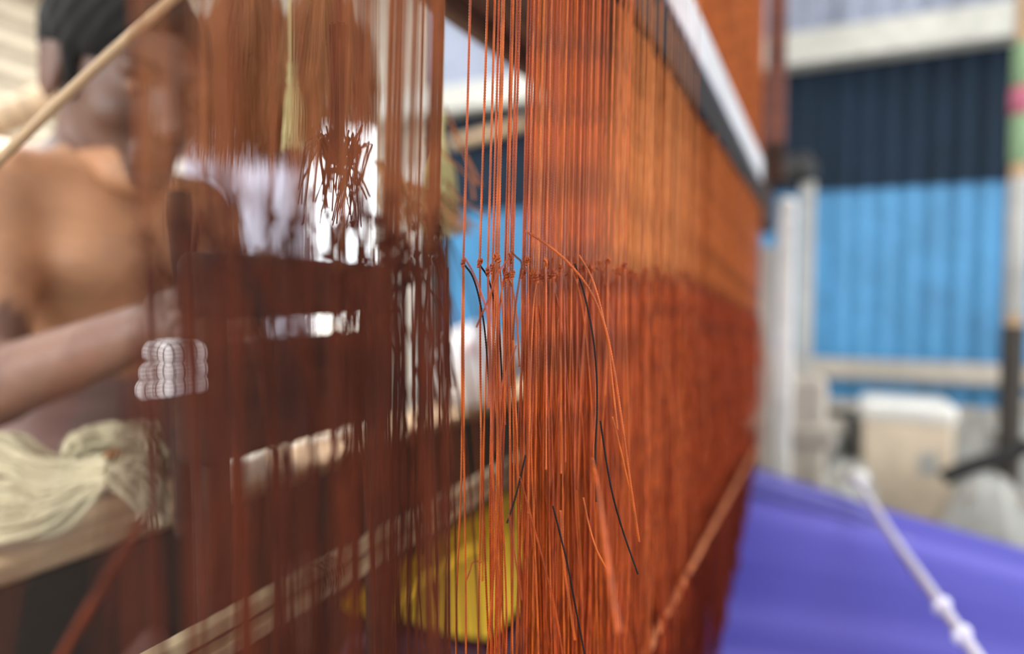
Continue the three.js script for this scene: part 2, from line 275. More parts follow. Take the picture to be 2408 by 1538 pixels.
// rings close together where the lens sees the plies, wide apart below the frame
function sharpStrand(a, s) {
  const pts = [], H = 0.56, dense = 0.26;
  const f = (t) => { const e = Math.min(1, t * 6); return V(a * e * (Math.sin(s + t * 8) + 0.4 * Math.sin(s * 2 + t * 19)) - a * e * Math.sin(s), -t * H, a * e * (Math.cos(s * 1.7 + t * 7) - Math.cos(s * 1.7))); };
  for (let y = 0; y < dense; y += 0.0006) pts.push(f(y / H));
  for (let k = 0; k <= 6; k++) pts.push(f(lerp(dense / H, 1, k / 6)));
  return tube(pts, 0.00053, 6, { pitch: 0.0031, lobe: 0.27, until: dense });
}
const G = {
  upSharp: tube(straight(0.29, 480), 0.00062, 6, { pitch: 0.0031, lobe: 0.27 }),
  upNear: tube(straight(0.29, 8), 0.00055, 6),
  upTall: tube(straight(1.12, 8), 0.00055, 5),
  strandSharp: [0, 1, 2, 3, 4, 5, 6, 7].map((i) => sharpStrand(0.0008 + 0.0022 * hash2(i, 1, 4), i * 1.3 + 0.4)),
  strandNear: Array.from({ length: 26 }, (_, i) => tube(wavy(0.60, 16 + i % 7, 0.001 + 0.004 * hash2(i, 2, 4), i * 1.7, 2 + 6 * hash2(i, 5, 4)), 0.00055, 5)),
};
function coil(turns, r, h, rad, n = 60) { const p = []; for (let i = 0; i <= n; i++) { const t = i / n, f = t * turns * Math.PI * 2; p.push(V(Math.cos(f) * r * (0.75 + 0.4 * Math.sin(t * Math.PI)), -h * t + 0.3 * h, Math.sin(f) * r * (0.75 + 0.4 * Math.sin(t * Math.PI)))); } return tube(p, rad, 6); }
function trefoil(s, rad) { const p = []; for (let i = 0; i <= 64; i++) { const t = i / 64 * Math.PI * 2; p.push(V((Math.sin(t) + 2 * Math.sin(2 * t)) * s, (Math.cos(t) - 2 * Math.cos(2 * t)) * s * 1.25, -Math.sin(3 * t) * s * 1.4)); } return tube(p, rad, 6); }
G.knots = [coil(3.2, 0.0010, 0.0036, 0.00055), coil(2.4, 0.0009, 0.0030, 0.0006), trefoil(0.00052, 0.00062), trefoil(0.00062, 0.00058), merge([coil(3, 0.0009, 0.003, 0.00052), trefoil(0.0005, 0.0005)])];
// tails: cut ends that lean out of the row and fall
function tailGeo(len, out, sharp, phi) {
  const o = V(Math.sin(phi), 0, Math.cos(phi)), P = [V(0, 0, 0), o.clone().multiplyScalar(out * 0.35).add(V(0, -len * 0.10, 0)), o.clone().multiplyScalar(out * 0.75).add(V(0, -len * 0.42, 0)), o.clone().multiplyScalar(out).add(V(0, -len, 0))];
  const n = sharp ? Math.ceil(len / 0.0007) : 10;
  return tube(curve(P, n), (s) => 0.00048 * (s > 0.985 ? 1.35 : 1), sharp ? 6 : 5, sharp ? { pitch: 0.0031, lobe: 0.3 } : {});
}
G.tailSharp = []; G.tailNear = [];
for (let i = 0; i < 9; i++) { const phi = [2.6, 3.4, 2.9, 0.4, 5.9, 3.1, 2.2, 4.1, 3.6][i]; G.tailSharp.push(tailGeo(0.05 + 0.02 * i, 0.008 + 0.0045 * ((i * 5) % 9) * 0.6, true, phi)); G.tailNear.push(tailGeo(0.06 + 0.025 * i, 0.008 + 0.004 * ((i * 4) % 9), false, phi)); }

const cords = [];
// z on the row X that falls on photograph column px at knot height
const zAt = (px, X) => onX(px, 690, X).z;
// front cords that stand sharp, by their columns at knot height
const SHARP = [1090, 1128, 1147, 1158, 1166, 1172, 1187, 1193, 1201, 1205, 1229, 1233, 1240, 1245, 1250, 1256, 1262, 1270, 1276, 1283, 1288, 1293, 1297, 1302, 1306, 1312, 1318, 1322, 1331, 1338, 1342, 1346, 1352, 1357, 1362, 1366, 1372, 1377, 1383, 1390, 1394, 1399, 1408, 1417, 1428, 1441, 1455, 1468];
SHARP.forEach((px, i) => { const p = at(px, 690, lerp(0.338, 0.415, (px - 1090) / 378) + [0, 0.006, -0.004, 0.012, 0.003, -0.006, 0.009][i % 7]); cords.push({ x: p.x, z: p.z, sharp: true, px }); });
for (const [px, D] of [[1478, .44], [1489, .45], [1497, .43], [1508, .47], [1518, .46], [1529, .49], [1540, .50], [1553, .52], [1566, .52], [1580, .55], [1594, .57], [1610, .60], [1627, .63], [1646, .67]]) { const p = at(px, 690, D); cords.push({ x: Math.min(p.x, -0.118), z: p.z }); }
// the block behind and beyond them, row by row
for (let r = 0; r < 9; r++) {
  const X = XA - 0.002 - r * 0.0235;
  for (let d = Math.abs(X) * (r < 2 ? 3.35 : 2.33) ; d < 1.755; d += rr(0.45, 1.55) * (r < 2 ? 0.0125 : 0.0175)) cords.push({ x: X + rr(-0.005, 0.005), z: -d });
}
// the near group, left of the sharp cords
for (let r = 0; r < 5; r++) {
  const X = -0.114 - r * 0.0125, a = Math.abs(X);
  for (let d = a * 0.73 + rr(0, 0.004); d < a * 1.66; d += rr(0.35, 1.65) * (d > a * 1.15 ? 0.0068 : 0.0098)) { const rt = (-X * -0.9063 + d * 0.4226) / (a * 0.4226 + d * 0.9063); if (rt < -0.50 && rnd() < 0.6) continue; if (hash2(Math.floor((d / a) * 9), 3, 8) < 0.2 && rnd() < 0.7) continue; cords.push({ x: X + rr(-0.004, 0.004), z: -d, near: true }); }
}
cords.forEach((c) => { c.dist = Math.hypot(c.x, c.z); c.ky = KY(c.z) + (c.near ? rr(-0.012, 0.012) : rr(-0.008, 0.004)); });
cords.sort((a, b) => (b.sharp ? 1 : 0) - (a.sharp ? 1 : 0) || a.dist - b.dist);
const ORD = ['first', 'second', 'third', 'fourth', 'fifth', 'sixth', 'seventh', 'eighth', 'ninth', 'tenth'];
const ordinal = (k) => k < 10 ? ORD[k] : k < 20 ? ['eleventh', 'twelfth', 'thirteenth', 'fourteenth', 'fifteenth', 'sixteenth', 'seventeenth', 'eighteenth', 'nineteenth', 'twentieth'][k - 10] : k === 29 ? 'thirtieth' : k === 39 ? 'fortieth' : (k < 29 ? 'twenty-' : k < 39 ? 'thirty-' : 'forty-') + ORD[k % 10];
const lean = (z) => 0.085 * Math.max(0.0, 1 - Math.abs(z) / 1.1);
const loose = [];
let nSharp = 0, nKept = 0;
for (const c of cords) {
  if (nKept >= 298) { loose.push(c); continue; }
  nKept++;
  let label, group;
  if (c.sharp) {
    const k = SHARP.indexOf(c.px);
    label = k === 0 ? 'leftmost sharp orange cord, hanging alone with its knot forking into strands' : ordinal(k) + ' sharp twisted orange cord counted from the left of the focused cords';
    group = 'sharp orange cords in the middle';
    nSharp++;
  } else if (c.near) {
    const q = c.z / c.x, w = q < 1.0 ? ['at the left edge of the veil, across the weaver', 'left edge of the veil'] : q < 1.3 ? ['in the middle of the veil, before the bright doorway', 'middle of the veil'] : ['at the right side of the veil, next to the sharp cords', 'right side of the veil'];
    label = 'blurred orange cord, shade painted in as brown, ' + w[0]; group = 'blurred cords, ' + w[1];
  } else {
    const w = c.dist < 0.55 ? ['just behind the sharp cords', 'just behind the sharp cords'] : c.dist < 0.75 ? ['midway along the dense curtain, under the dark board', 'midway along the curtain'] : ['deep in the dense curtain, toward its far right', 'deep in the curtain'];
    label = 'softly blurred orange cord ' + w[0]; group = 'orange cords ' + w[1];
  }
  const t = thing('harness_cord', label, 'cord', V(c.x, 0.6, c.z), group);
  const mat = c.near ? pick(SHADED_CORDU) : c.sharp ? pick(ORANGES) : pick(ORANGE), y = c.ky - 0.6, ratio = c.z / c.x, ln = c.near ? 0.06 - 0.2 * Math.max(0, 1.05 - ratio) : lean(c.z);
  const up = part('upper_cord', c.sharp ? G.upSharp : c.dist > 0.42 ? G.upTall : G.upNear, c.near || c.sharp ? mat : pick(ORANGE_LIT), t);
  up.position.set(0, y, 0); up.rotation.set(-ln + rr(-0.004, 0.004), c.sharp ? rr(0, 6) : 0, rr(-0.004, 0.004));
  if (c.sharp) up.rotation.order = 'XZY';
  const kn = part('knot', pick(G.knots), c.near ? pick(SHADED_CORD) : c.sharp ? pick(ORANGES) : pick(ORANGE), t); kn.position.set(0, y, 0); kn.rotation.set(rr(-0.3, 0.3), rr(0, 6), rr(-0.3, 0.3)); c.sharp ? kn.scale.set(rr(0.7, 0.9), rr(1.1, 1.5), rr(0.7, 0.9)) : kn.scale.setScalar(rr(0.9, 1.25));
  const ns = c.sharp ? (c.px < 1100 ? 2 : c.px < 1225 ? (rnd() < 0.5 ? 2 : 3) : rnd() < 0.5 ? 4 : 5) : c.near ? (ratio > 1.2 || rnd() < 0.45 ? 1 : 2) : 3;
  for (let k = 0; k < ns; k++) {
    const s = part('strand', pick(c.sharp ? G.strandSharp : G.strandNear), c.near ? pick(SHADED_CORD) : c.sharp ? pick(ORANGES) : k ? pick(ORANGE) : mat, t), f = rr(0, 6.28), w = c.near ? rr(0.002, 0.006) : c.sharp ? rr(0.0001, 0.0005) : rr(0.0008, 0.0022);
    s.position.set(Math.cos(f) * w, y - rr(0.001, 0.004), Math.sin(f) * w); s.rotation.set(rr(-1, 1) * (c.sharp ? 0.022 : 0.012), rr(0, 6.28), rr(-1, 1) * (c.sharp ? 0.022 : 0.012)); s.scale.y = !c.near && !c.sharp && c.dist > 0.5 ? rr(0.54, 0.60) : rr(0.86, 1.0);
  }
  if (rnd() < (c.near ? 0.9 : 0.75)) {
    const tl = part('tail', pick(c.sharp ? G.tailSharp : G.tailNear), rnd() < 0.07 ? M.blackCord : c.near ? pick(SHADED_CORD) : mat, t); tl.position.set(0, y - 0.001, 0); tl.rotation.y = rr(-0.5, 0.5);
  }
}
{ // the cords beyond the three hundred nearest: one object
  const up = [], hed = [], top = [];
  for (const c of cords) if (!c.near && !c.sharp && c.dist > 0.5 && !loose.includes(c)) for (let k = 0; k < 4; k++) { const s = tube(straight(0.29 + rr(-0.01, 0.01), 1), 0.0007, 4); s.translate(c.x + rr(-0.006, 0.006), 0.555, c.z + rr(-0.008, 0.008)); hed.push(s); }
  for (const c of loose) {
    const g = tube([V(0, 0, 0), V(0, 0.4, -0.4 * lean(c.z)), V(0, 1.1, -1.1 * lean(c.z))], 0.00056, 4); g.translate(c.x, c.ky, c.z); top.push(g);
    for (let k = 0; k < 3; k++) { const e = tube([V(0, 0, 0), V(0, 0.9, -0.9 * lean(c.z) * 0.4)], 0.0006, 4); e.translate(c.x + rr(-0.005, 0.005), k ? c.ky : 1.45, c.z - (k ? 0 : 0.28) * lean(c.z) + rr(-0.006, 0.006)); top.push(e); }
    const kn = new THREE.IcosahedronGeometry(0.0018, 0); kn.scale(1, 1.5, 1); kn.translate(c.x, c.ky, c.z); up.push(kn);
    for (let k = 0; k < 3; k++) { const s = tube(wavy(c.ky - 0.80 + rr(-0.06, 0.02), 8 + Math.floor(rr(0, 5)), rr(0.001, 0.006), rr(0, 60), rr(2, 9)), 0.00058, 4); s.rotateY(rr(0, 6.28)); s.translate(c.x + rr(-0.003, 0.003), c.ky, c.z + rr(-0.003, 0.003)); up.push(s); }
    for (let k = 0; k < 4; k++) { const s = tube(straight(0.26 + rr(-0.01, 0.01), 1), 0.0007, 4); s.translate(c.x + rr(-0.005, 0.005), 0.555, c.z + rr(-0.004, 0.004)); hed.push(s); }
    for (let k = 0; k < 2; k++) { const tl = G.tailNear[Math.floor(rnd() * 9)].clone(); tl.rotateY(rr(-0.9, 0.9)); tl.scale(1.5, rr(0.8, 1.4), 1.5); tl.translate(c.x, c.ky, c.z); up.push(tl); }
  }
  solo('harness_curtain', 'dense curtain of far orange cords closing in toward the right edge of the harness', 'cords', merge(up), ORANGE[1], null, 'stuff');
  solo('upper_curtain', 'upper lengths of the far cords, light painted in as paler orange, rising past the pale strip of the board', 'cords', merge(top), ORANGE_LIT[1], null, 'stuff');
  solo('heddle_curtain', 'lower cords below the slanting orange rope, shade painted in as dark maroon', 'cords', merge(hed), M.maroon, null, 'stuff');  // maroon carries the shade low on the cords, painted into their colour
}
// long cut ends that cross the sharp cords, each followed in the photograph and set a little in front of the row
function stray(label, list, mat, rad = 0.0005) {
  const pts = list.map(([x, y, d]) => [x, y, d < 0.28 ? d : 0.33 + (d - 0.30) * 0.55]);
  const P = curve(pts.map(([x, y, d]) => at(x, y, d)), 4), L = P.reduce((s, p, i) => s + (i ? p.distanceTo(P[i - 1]) : 0), 0);
  const g = tube(curve(pts.map(([x, y, d]) => at(x, y, d)), Math.ceil(L / 0.0007)), rad, 6, { pitch: 0.0031, lobe: 0.3 });
  return solo('loose_end', label, 'cord end', g, mat);
}
stray('long orange loose end arching from the tall cord over the knots to lower right', [[1236, 543, .32], [1290, 578, .318], [1340, 622, .32], [1385, 680, .325], [1420, 760, .33], [1442, 860, .335], [1462, 990, .34], [1480, 1120, .345], [1503, 1274, .35]], ORANGES[0], 0.00062);
stray('second bright loose end curving beside the long arching one', [[1362, 600, .345], [1390, 650, .345], [1412, 720, .345], [1428, 800, .348], [1440, 900, .35], [1452, 1010, .352]], ORANGES[2]);
stray('blackened loose end hanging straight down among the sharp cords', [[1352, 620, .335], [1376, 700, .335], [1394, 790, .336], [1402, 870, .337], [1404, 960, .338], [1400, 1060, .338], [1402, 1180, .338]], M.blackCord);
stray('dark loose end sweeping from the middle to the right, ending low', [[1412, 990, .345], [1425, 1080, .345], [1440, 1160, .347], [1462, 1240, .35], [1500, 1350, .352]], M.blackCord);
stray('pale tipped loose end pointing down right near the bottom middle', [[1372, 1170, .34], [1384, 1230, .338], [1402, 1290, .336], [1425, 1336, .335]], ORANGES[2]);
stray('dark twisted loose end slanting from centre down to the bottom edge', [[1300, 1190, .325], [1318, 1260, .325], [1335, 1330, .325], [1352, 1420, .326], [1375, 1540, .326]], M.blackCord);
stray('loose end leaving the leftmost knot down to the right', [[1093, 606, .287], [1112, 640, .288], [1128, 680, .289], [1146, 740, .289], [1150, 830, .29], [1148, 960, .29]], ORANGES[1]);
stray('crossing loose end rising from lower left to upper right by the second cords', [[1120, 770, .30], [1150, 700, .298], [1172, 642, .297], [1192, 612, .297]], ORANGES[3]);
stray('dark short end curling right of the blue gap', [[1202, 592, .30], [1214, 604, .299], [1226, 616, .30], [1221, 660, .30], [1212, 720, .30], [1206, 800, .30]], SHADED_CORDU[2]);
stray('loose end crossing the white bag from upper right to lower left', [[1214, 812, .30], [1200, 850, .30], [1186, 890, .299], [1172, 930, .298]], ORANGES[3]);
stray('dark crossing end by the yellow cloth', [[1236, 1070, .31], [1222, 1130, .31], [1206, 1190, .309], [1192, 1230, .308]], M.blackCord);
stray('thin orange end falling right across the yellow cloth to the bottom', [[1222, 1120, .31], [1250, 1220, .312], [1280, 1330, .314], [1305, 1430, .316], [1325, 1550, .318]], ORANGES[3]);
stray('short orange end ending with a frayed tip above the bottom edge', [[1196, 1210, .305], [1208, 1290, .305], [1220, 1360, .305], [1228, 1412, .305]], ORANGES[1]);
stray('thick blurred orange end near the bottom right of the sharp cords', [[1392, 1080, .30], [1412, 1190, .275], [1424, 1290, .262], [1438, 1390, .253], [1454, 1488, .245]], ORANGES[0], 0.0011);
stray('orange end leaning right with a small cut tip', [[1440, 980, .36], [1460, 1060, .362], [1482, 1160, .364], [1502, 1274, .366]], ORANGES[2]);
stray('slanting orange end with a cut tip at the bottom', [[1318, 1200, .33], [1324, 1300, .328], [1338, 1410, .326], [1352, 1505, .325]], ORANGES[0], 0.0008);
stray('small hooked orange end before the yellow cloth', [[1096, 1366, .30], [1104, 1344, .30], [1112, 1322, .30], [1122, 1320, .30], [1134, 1322, .30]], ORANGES[2], 0.0004);
solo('guide_rope', 'blurred red orange cord slanting at the lower left below the plank', 'rope', tube(curve([at(80, 1660, 0.20), at(190, 1465, 0.20), at(345, 1200, 0.205)], 20), 0.0014, 8), SHADED_CORD[0]);

// ---------------------------------------------------------------- tufts and spare yarn among the cords
function tuft(name, label, top, bottom, n, w, rad, mat, wave, bottomSpread = 1, tieAt = 0.12) {
  const t = thing(name, label, 'thread tuft', top), gs = [], D = bottom.clone().sub(top);
  for (let i = 0; i < n; i++) {
    const f = rr(0, 6.28), q = w * Math.sqrt(rnd()), o = V(Math.cos(f) * q, 0, Math.sin(f) * q), e = rr(0.82, 1.06), s = rr(0, 9);
    gs.push(tube(curve([o.clone().multiplyScalar(0.5), o.clone().multiplyScalar(0.35).addScaledVector(D, tieAt), o.clone().multiplyScalar(0.9 * bottomSpread).addScaledVector(D, 0.5).add(V(Math.sin(s) * wave, 0, Math.cos(s * 2) * wave)), o.clone().multiplyScalar(1.25 * bottomSpread).addScaledVector(D, e).add(V(Math.cos(s) * wave, 0, Math.sin(s * 3) * wave))], 9), rad, 4));
  }
  part('threads', merge(gs), mat, t, 'stuff');
  const tie = new THREE.TorusGeometry(w * 0.42, rad * 2.2, 8, 24); tie.rotateX(Math.PI / 2); tie.translate(D.x * tieAt, D.y * tieAt, D.z * tieAt); part('tie', tie, mat, t);
  const hy = top.x > -0.345 && top.z > -1.8 ? YB + 0.005 : YC; if (hy > top.y) part('hanger', tube([V(0, D.y * tieAt, 0), V(0, (hy - top.y) / 2, 0), V(0, hy - top.y, 0)], 0.0012, 6), mat, t);
  return t;
}
const TUFT = matte('#9a6038', 0.9), TUFT2 = matte('#a06a40', 0.9);
tuft('cord_bundle', 'thick brown bundle of spare cords with a frayed lower edge right of the weaver face', at(585, -90, 1.14), at(585, 368, 1.14), 620, 0.105, 0.0017, TUFT, 0.012);
tuft('cord_bundle', 'rust brown cord bundle left of the bright doorway strip', at(765, -90, 1.08), at(765, 285, 1.08), 380, 0.075, 0.0016, TUFT2, 0.012);
tuft('thread_tuft', 'dark knotted tuft of cord ends against the bright doorway', at(800, 60, 0.36), at(792, 515, 0.42), 46, 0.011, 0.0006, SHADED_CORD[1], 0.010, 1.3, 0.72);
tuft('thread_tuft', 'straw coloured frayed tuft left of the sharp cords', at(890, 380, 0.60), at(1030, 545, 0.60), 80, 0.016, 0.0007, M.straw, 0.014, 1.6, 0.2);
tuft('thread_tuft', 'pale yellow hank of thread hanging left of the sharp cords', at(1036, 270, 0.62), at(1034, 545, 0.62), 120, 0.010, 0.0008, M.yellowYarn, 0.004, 1.1, 0.25);
tuft('thread_tuft', 'thin yellow strand bunch hanging behind the left veil of cords', at(688, 150, 0.62), at(690, 345, 0.62), 60, 0.006, 0.0008, M.yellowYarn, 0.003, 1, 0.2);
for (const [a, b, c, w] of [[[1045, 250], [1085, 340], [1132, 438], 'longest brown stray twig of cord sticking out right of the yellow hank'], [[1000, 330], [1050, 370], [1122, 432], 'brown stray twig crossing the yellow hank from its left'], [[1040, 420], [1085, 470], [1140, 505], 'lowest brown stray twig slanting down from the yellow hank'], [[1060, 300], [1100, 380], [1115, 470], 'steep brown stray twig hanging beside the first sharp cord']]) solo('loose_end', w, 'cord end', tube(curve([at(...a, .61), at(...b, .6), at(...c, .58)], 14), 0.0011, 6), SHADED_CORDU[0]);

{ // cream yarn hank on the plank
  const c0 = at(230, 1130, 0.66), t = thing('yarn_hank', 'heap of undyed cream yarn tied into a hank on the plank', 'yarn', c0), gs = [];
  const knot = at(262, 1100, 0.66);
  const add = (list) => { const P = list.map((p) => p.clone().sub(c0)); gs.push(tube(curve(P, 14), rr(0.0022, 0.0036), 6)); };
  for (let i = 0; i < 95; i++) {
    const a = rnd(), j = () => V(rr(-.012, .012), rr(-.007, .007), rr(-.012, .012));
    add([at(-90, lerp(1060, 1290, a), 0.70).add(j()), at(20, lerp(1015, 1275, a), 0.68).add(j()), at(120, lerp(1075, 1235, a), 0.665).add(j()), knot.clone().add(V(rr(-.01, .01), rr(-.012, .012), rr(-.01, .01)))]);
  }
  for (let i = 0; i < 70; i++) {
    const a = rnd(), j = () => V(rr(-.01, .01), rr(-.006, .006), rr(-.01, .01));
    add([knot.clone().add(V(rr(-.01, .01), rr(-.012, .012), rr(-.01, .01))), at(300, lerp(1090, 1150, a), 0.66).add(j()), at(340 + 20 * rnd(), lerp(1085, 1185, a), 0.67).add(j()), at(345 + 30 * rnd(), lerp(1150, 1225, a), 0.68).add(j())]);
  }
  for (let i = 0; i < 60; i++) { const a = rnd(), j = () => V(rr(-.012, .012), rr(-.008, .008), rr(-.012, .012)); add([at(165, 1085, 0.67).add(j()), at(200, lerp(1015, 1060, a), 0.68).add(j()), at(270, lerp(1008, 1050, a), 0.69).add(j()), at(345, lerp(1010, 1060, a), 0.7).add(j()), at(365, lerp(1050, 1120, a), 0.7).add(j())]); }
  part('strands', merge(gs), M.yarn, t, 'stuff');
  const tie = tube(curve(Array.from({ length: 26 }, (_, i) => V(Math.cos(i / 8 * 6.28) * 0.006, Math.sin(i / 8 * 6.28) * 0.016, (i - 13) * 0.0006).add(knot).sub(c0)), 80), 0.002, 6); part('tie', tie, M.straw, t);
}
{ // folded checked white cloth
  const chk = tex(256, 256, (u, v) => { const l = (t) => Math.abs(((t * 4) % 1) - 0.5) < 0.09; const k = l(u) || l(v) ? 0.4 : 1; return [k, k * 0.97, k]; });
  const m = new THREE.MeshStandardMaterial({ color: C('#dcd8d0'), map: chk, roughness: 0.9 });
  const p = at(405, 868, 0.45), t = thing('checked_cloth', 'small white checked cloth folded over the near end of the beater', 'cloth', p);
  for (let k = 0; k < 3; k++) { const g = new RoundedBoxGeometry(0.036 - k * 0.004, 0.014, 0.034, 4, 0.006); const q = g.attributes.position; for (let i = 0; i < q.count; i++) q.setY(i, q.getY(i) + 0.002 * Math.sin(q.getX(i) * 160 + k) + 0.0015 * Math.cos(q.getZ(i) * 120)); g.computeVertexNormals(); g.translate(k * 0.002, -0.012 + k * 0.012, 0); part('fold', g, m, t); }
}

// ---------------------------------------------------------------- things at the far end
function lump(w, h, d, s, amp, fold = 0) {
  const g = new THREE.SphereGeometry(0.5, 48, 32), p = g.attributes.position;
  for (let i = 0; i < p.count; i++) {
    const v = V(p.getX(i), p.getY(i), p.getZ(i)), a = Math.atan2(v.z, v.x);
    const k = 1 + amp * (Math.sin(v.x * 9 + s) * Math.cos(v.y * 7 + s * 2) + 0.6 * Math.sin(v.z * 13 + s * 3)) + fold * Math.sin(a * 9 + s) * Math.max(0, v.y + 0.1);
    v.multiplyScalar(k); if (v.y < -0.42) v.y = -0.42; p.setXYZ(i, v.x * w, (v.y + 0.42) * h / 0.92, v.z * d);
  }
  g.computeVertexNormals(); return g;
}
{ const p = at(1124, 935, 1.62); p.y = 0.882; const t = thing('plastic_bag', 'bulging white plastic bag behind the leftmost sharp cords', 'bag', V(p.x, p.y, p.z));
  part('body', lump(0.22, 0.185, 0.2, 2, 0.05, 0.12), M.bag, t); part('knot', coil(3, 0.016, 0.03, 0.008).translate(0, 0.185, 0), M.bag, t);
  const lp = lump(0.035, 0.03, 0.02, 4, 0.08); lp.translate(0.02, 0.125, 0.085); part('print', lp, matte('#eccdd2', 0.5), t).userData.label = 'faint pink patch'; }
{ const p = onZ(2122, 1180, -2.7), top = onZ(2122, 938, -2.7).y; const t = thing('cardboard_box', 'tall pale cardboard box with a whitish lid standing behind the violet warp', 'box', V(p.x, 0, p.z));
  part('body', bx(0.27, top - 0.06, 0.22, 0, (top - 0.06) / 2, 0, 0.02), M.card, t); part('lid', bx(0.285, 0.075, 0.235, 0, top - 0.035, 0, 0.03), M.white, t); part('mark', bx(0.05, 0.08, 0.004, 0.06, top - 0.2, 0.111, 0.001), M.sack, t); }
{ const p = onZ(1928, 1080, -2.75); const t = thing('motor_crate', 'black open frame holding a grey bundle right of the white post', 'crate', V(p.x, 0, p.z));
  const h = onZ(1935, 965, -2.75).y;
  part('base', bx(0.24, h - 0.22, 0.2, 0, (h - 0.22) / 2, 0, 0.01), M.black, t);
  for (const s of [-1, 1]) part('upright', bx(0.035, 0.22, 0.2, s * 0.105, h - 0.11, 0, 0.008), M.black, t);
  part('top_bar', bx(0.22, 0.03, 0.04, 0, h - 0.012, -0.05, 0.01), M.black, t); part('bundle', lump(0.165, 0.17, 0.17, 3, 0.04).translate(0.0, h - 0.21, 0.02), M.sack, t); }
for (const [px, py, w, h, z, s, lb] of [[2300, 985, 0.26, 0.62, -3.0, 1, 'large slumped grey sack under the blue sheet'], [2425, 940, 0.28, 0.66, -3.3, 5, 'pale grey sack at the right edge of the frame'], [2330, 1120, 0.3, 0.38, -2.5, 8, 'low grey sack in front, right of the cardboard box'], [2000, 1085, 0.2, 0.3, -2.5, 11, 'small light bundle at the end of the white rod'], [2200, 965, 0.18, 0.62, -3.4, 14, 'narrow grey sack standing behind the cardboard box']]) {
  const p = onZ(px, py, z); const t = thing('sack', lb, 'sack', V(p.x, 0, z)); part('body', lump(w, p.y, w * 0.8, s, 0.05, 0.06), M.sack, t); part('seam', tube(curve([V(-w * .3, p.y * .88, w * .22), V(0, p.y * .97, w * .1), V(w * .3, p.y * .88, w * .2)], 16), 0.008, 8), M.pale, t);
}
solo('rubber_hose', 'dark hose lying over the grey sacks at the right', 'hose', tube(curve([onZ(2215, 1125, -2.3), onZ(2290, 1095, -2.3), onZ(2360, 1075, -2.3), onZ(2420, 1050, -2.3), onZ(2500, 1120, -2.25)], 30), 0.024, 12), M.black);
{ // pole with coloured cloth bands
  const b = onZ(2376, 960, -2.9), a = onZ(2384, -60, -2.9), t = thing('banded_pole', 'upright pole at the right edge with green, pink, tan and dark bands', 'pole', V(b.x, 0, b.z));
  const yy = (py) => onZ(2380, py, -2.9).y, seg = (n, y0, y1, r, m) => part(n, tube([V(0, y0, 0), V(0, (y0 + y1) / 2, 0), V(0, y1, 0)], r, 16), m, t);
  seg('shaft', 0, 3.25, 0.03, M.bamboo); seg('dark_band', 0.2, yy(765), 0.036, M.dark); seg('grey_band', yy(740), yy(420), 0.034, M.sack); seg('green_band', yy(385), yy(275), 0.035, M.green); seg('pink_band', yy(270), yy(210), 0.038, M.pink); seg('green_band', yy(205), yy(105), 0.035, M.green);
}
{ const p = onZ(985, 560, -2.7), t = thing('door_frame_post', 'slim whitish upright behind the cords beside the dark gap', 'post', V(p.x, 0, p.z)); part('shaft', bx(0.06, 1.75, 0.05, 0, 0.875, 0, 0.008), M.white, t); part('strip', bx(0.11, 1.7, 0.03, 0.09, 0.85, -0.03, 0.006), M.blackWood, t); }

// ---------------------------------------------------------------- the weaver
const sub = (p, q) => [p[0] - q[0], p[1] - q[1], p[2] - q[2]], dot = (a, b) => a[0] * b[0] + a[1] * b[1] + a[2] * b[2];
function cone(p, a, b, ra, rb) { const pa = sub(p, a), ba = sub(b, a), h = Math.min(1, Math.max(0, dot(pa, ba) / dot(ba, ba))); return Math.hypot(pa[0] - ba[0] * h, pa[1] - ba[1] * h, pa[2] - ba[2] * h) - (ra + (rb - ra) * h); }
function ell(p, c, r) { const x = (p[0] - c[0]) / r[0], y = (p[1] - c[1]) / r[1], z = (p[2] - c[2]) / r[2], k = Math.hypot(x, y, z); return (k - 1) * Math.min(r[0], r[1], r[2]); }
const smin = (a, b, k) => { const h = Math.max(0, Math.min(1, 0.5 + 0.5 * (b - a) / k)); return b + (a - b) * h - k * h * (1 - h); };
function meshField(fn, c, half, cell) {
  const n = Math.ceil(2 * half / cell) + 4, mc = new MarchingCubes(n, M.skin, false, false, 220000), hs = n / 2, sc = half / (hs - 2) * hs;
  mc.isolation = 0;
  for (let k = 0; k < n; k++) for (let j = 0; j < n; j++) for (let i = 0; i < n; i++) mc.field[i + j * n + k * n * n] = -fn([c[0] + (i - hs) / hs * sc, c[1] + (j - hs) / hs * sc, c[2] + (k - hs) / hs * sc]);
  mc.update();
  const g = new THREE.BufferGeometry(), m = mc.count;
  const P = new Float32Array(m * 3), N = new Float32Array(m * 3);
  for (let i = 0; i < m * 3; i++) { P[i] = mc.positionArray[i] * sc + c[i % 3]; N[i] = mc.normalArray[i]; }
  g.setAttribute('position', new THREE.BufferAttribute(P, 3)); g.setAttribute('normal', new THREE.BufferAttribute(N, 3));
  const uv = new Float32Array(m * 2); for (let i = 0; i < m; i++) { uv[2 * i] = P[3 * i] * 3 + P[3 * i + 2] * 2; uv[2 * i + 1] = P[3 * i + 1] * 3; }
  g.setAttribute('uv', new THREE.BufferAttribute(uv, 2)); return g;
}
